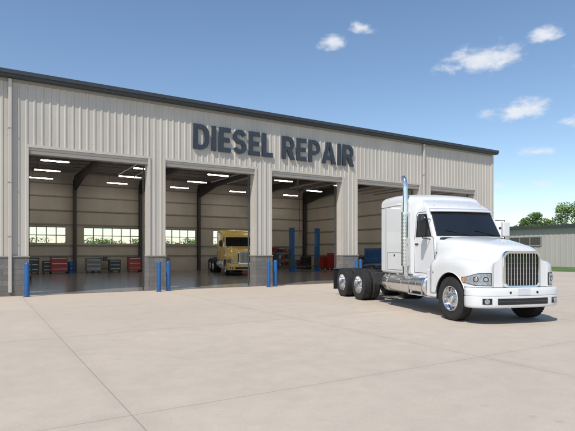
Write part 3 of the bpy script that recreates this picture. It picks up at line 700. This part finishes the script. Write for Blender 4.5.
def mass(name,x0,x1,y0,y1,n,hmin,hmax):
    E=empty(name); cl=[]
    for k in range(n):
        x=random.uniform(x0,x1); y=random.uniform(y0,y1); h=random.uniform(hmin,hmax)
        for q in range(6): cl.append(((x+random.uniform(-2.6,2.6),y+random.uniform(-1,1),h*random.uniform(.12,.78)),h*.26))
    leaves('foliage',cl,80,.20,E)
mass('distant_trees',-30,95,112,125,105,4.2,6.2)
mass('distant_trees.001',100,190,20,90,50,5,7)
mass('distant_trees.002',110,150,-60,10,25,5,7)
# ------------------------------------------------------------------ camera
F_=501.0; fw=Vector((.5226,.8526,0)); rt=Vector((.8526,-.5226,0))
cam=bpy.data.cameras.new('camera'); co=bpy.data.objects.new('camera',cam); COL.objects.link(co)
co.location=(0,-21.2,1.65); co.rotation_euler=(R(90),0,-math.atan2(.5226,.8526))
cam.sensor_width=36; cam.lens=36*F_/575; cam.shift_y=36.5/575; cam.clip_end=5000; cam.clip_start=.1
S.camera=co

# ------------------------------------------------------------------ sun & sky
EL=52; sd=Vector((-.86,-.51,0)).normalized()
sdir=Vector((sd.x*math.cos(R(EL)),sd.y*math.cos(R(EL)),math.sin(R(EL))))
sl=bpy.data.lights.new('sun','SUN'); sl.energy=4.0; sl.angle=R(.5); sl.color=(1,.955,.88)
so=bpy.data.objects.new('sun',sl); COL.objects.link(so); so.rotation_euler=(-sdir).to_track_quat('-Z','Y').to_euler(); so.location=(-20,-30,40)
w=bpy.data.worlds.new('World'); S.world=w; w.use_nodes=True; n=w.node_tree.nodes; l=w.node_tree.links
bg=n['Background']; bg.inputs[1].default_value=.15
sky=n.new('ShaderNodeTexSky'); sky.sky_type='NISHITA'; sky.sun_disc=False; sky.sun_elevation=R(EL); sky.sun_rotation=math.atan2(sd.x,sd.y); sky.air_density=1.0; sky.dust_density=.3; sky.ozone_density=1.3
hs=n.new('ShaderNodeHueSaturation'); hs.inputs['Saturation'].default_value=1.05; l.new(sky.outputs[0],hs.inputs['Color'])
tc=n.new('ShaderNodeTexCoord')
def MN(op,a,b=None,cl=False):
    q=n.new('ShaderNodeMath'); q.operation=op; q.use_clamp=cl
    for i,v in enumerate((a,b)):
        if v is None: continue
        if isinstance(v,(int,float)): q.inputs[i].default_value=v
        else: l.new(v,q.inputs[i])
    return q.outputs[0]
def dot(v,c):
    q=n.new('ShaderNodeVectorMath'); q.operation='DOT_PRODUCT'; l.new(v,q.inputs[0]); q.inputs[1].default_value=c; return q.outputs['Value']
mp=n.new('ShaderNodeMapping'); mp.inputs['Scale'].default_value=(1,1,2.0); l.new(tc.outputs['Generated'],mp.inputs[0])
no=n.new('ShaderNodeTexNoise'); no.inputs['Scale'].default_value=21; no.inputs['Detail'].default_value=10; no.inputs['Roughness'].default_value=.62; l.new(mp.outputs[0],no.inputs[0])
clouds=[(486,58,40,15,1.05),(452,69,22,7,.8),(331,41,18,8,.95),(548,35,20,9,.9),(520,109,36,11,1.0),(360,28,22,7,.6),(535,152,20,5,.7),(541,184,16,6,.8),(515,200,20,5,.65),(498,185,12,5,.65),(600,120,40,12,.8),(640,50,60,18,.9),(700,170,60,9,.6)]
acc=None
for (px,py,a,b,op) in clouds:
    c=(fw+rt*((px-287.5)/F_)+Vector((0,0,(252-py)/F_))); L=c.length; c=c/L
    th=Vector((c.y,-c.x,0)).normalized(); up=th.cross(c).normalized() if th.cross(c).z>0 else -th.cross(c).normalized()
    du=MN('DIVIDE',dot(tc.outputs['Generated'],th),a/F_/L*1.2); dv=MN('DIVIDE',dot(tc.outputs['Generated'],up),b/F_/L*1.35)
    r2=MN('SQRT',MN('ADD',MN('MULTIPLY',du,du),MN('MULTIPLY',dv,dv)))
    front=MN('GREATER_THAN',dot(tc.outputs['Generated'],c),0)
    m=MN('MULTIPLY',MN('MULTIPLY',MN('SUBTRACT',1,r2,True),front),op)
    acc=m if acc is None else MN('MAXIMUM',acc,m)
dens=MN('ADD',acc,MN('MULTIPLY',MN('SUBTRACT',no.outputs[0],.5),2.2))
gate=MN('MULTIPLY',acc,4,True)
mr=n.new('ShaderNodeMapRange'); mr.interpolation_type='SMOOTHSTEP'; l.new(dens,mr.inputs[0]); mr.inputs[1].default_value=.16; mr.inputs[2].default_value=1.0
alpha=MN('MULTIPLY',MN('MULTIPLY',mr.outputs[0],gate),.9,True)
hz=n.new('ShaderNodeMix'); hz.data_type='RGBA'; l.new(alpha,hz.inputs[0]); l.new(hs.outputs[0],hz.inputs[6]); hz.inputs[7].default_value=(5.7,5.9,6.25,1)
l.new(hz.outputs[2],bg.inputs[0])
S.view_settings.view_transform='Standard'; S.view_settings.look='None'; S.view_settings.exposure=0
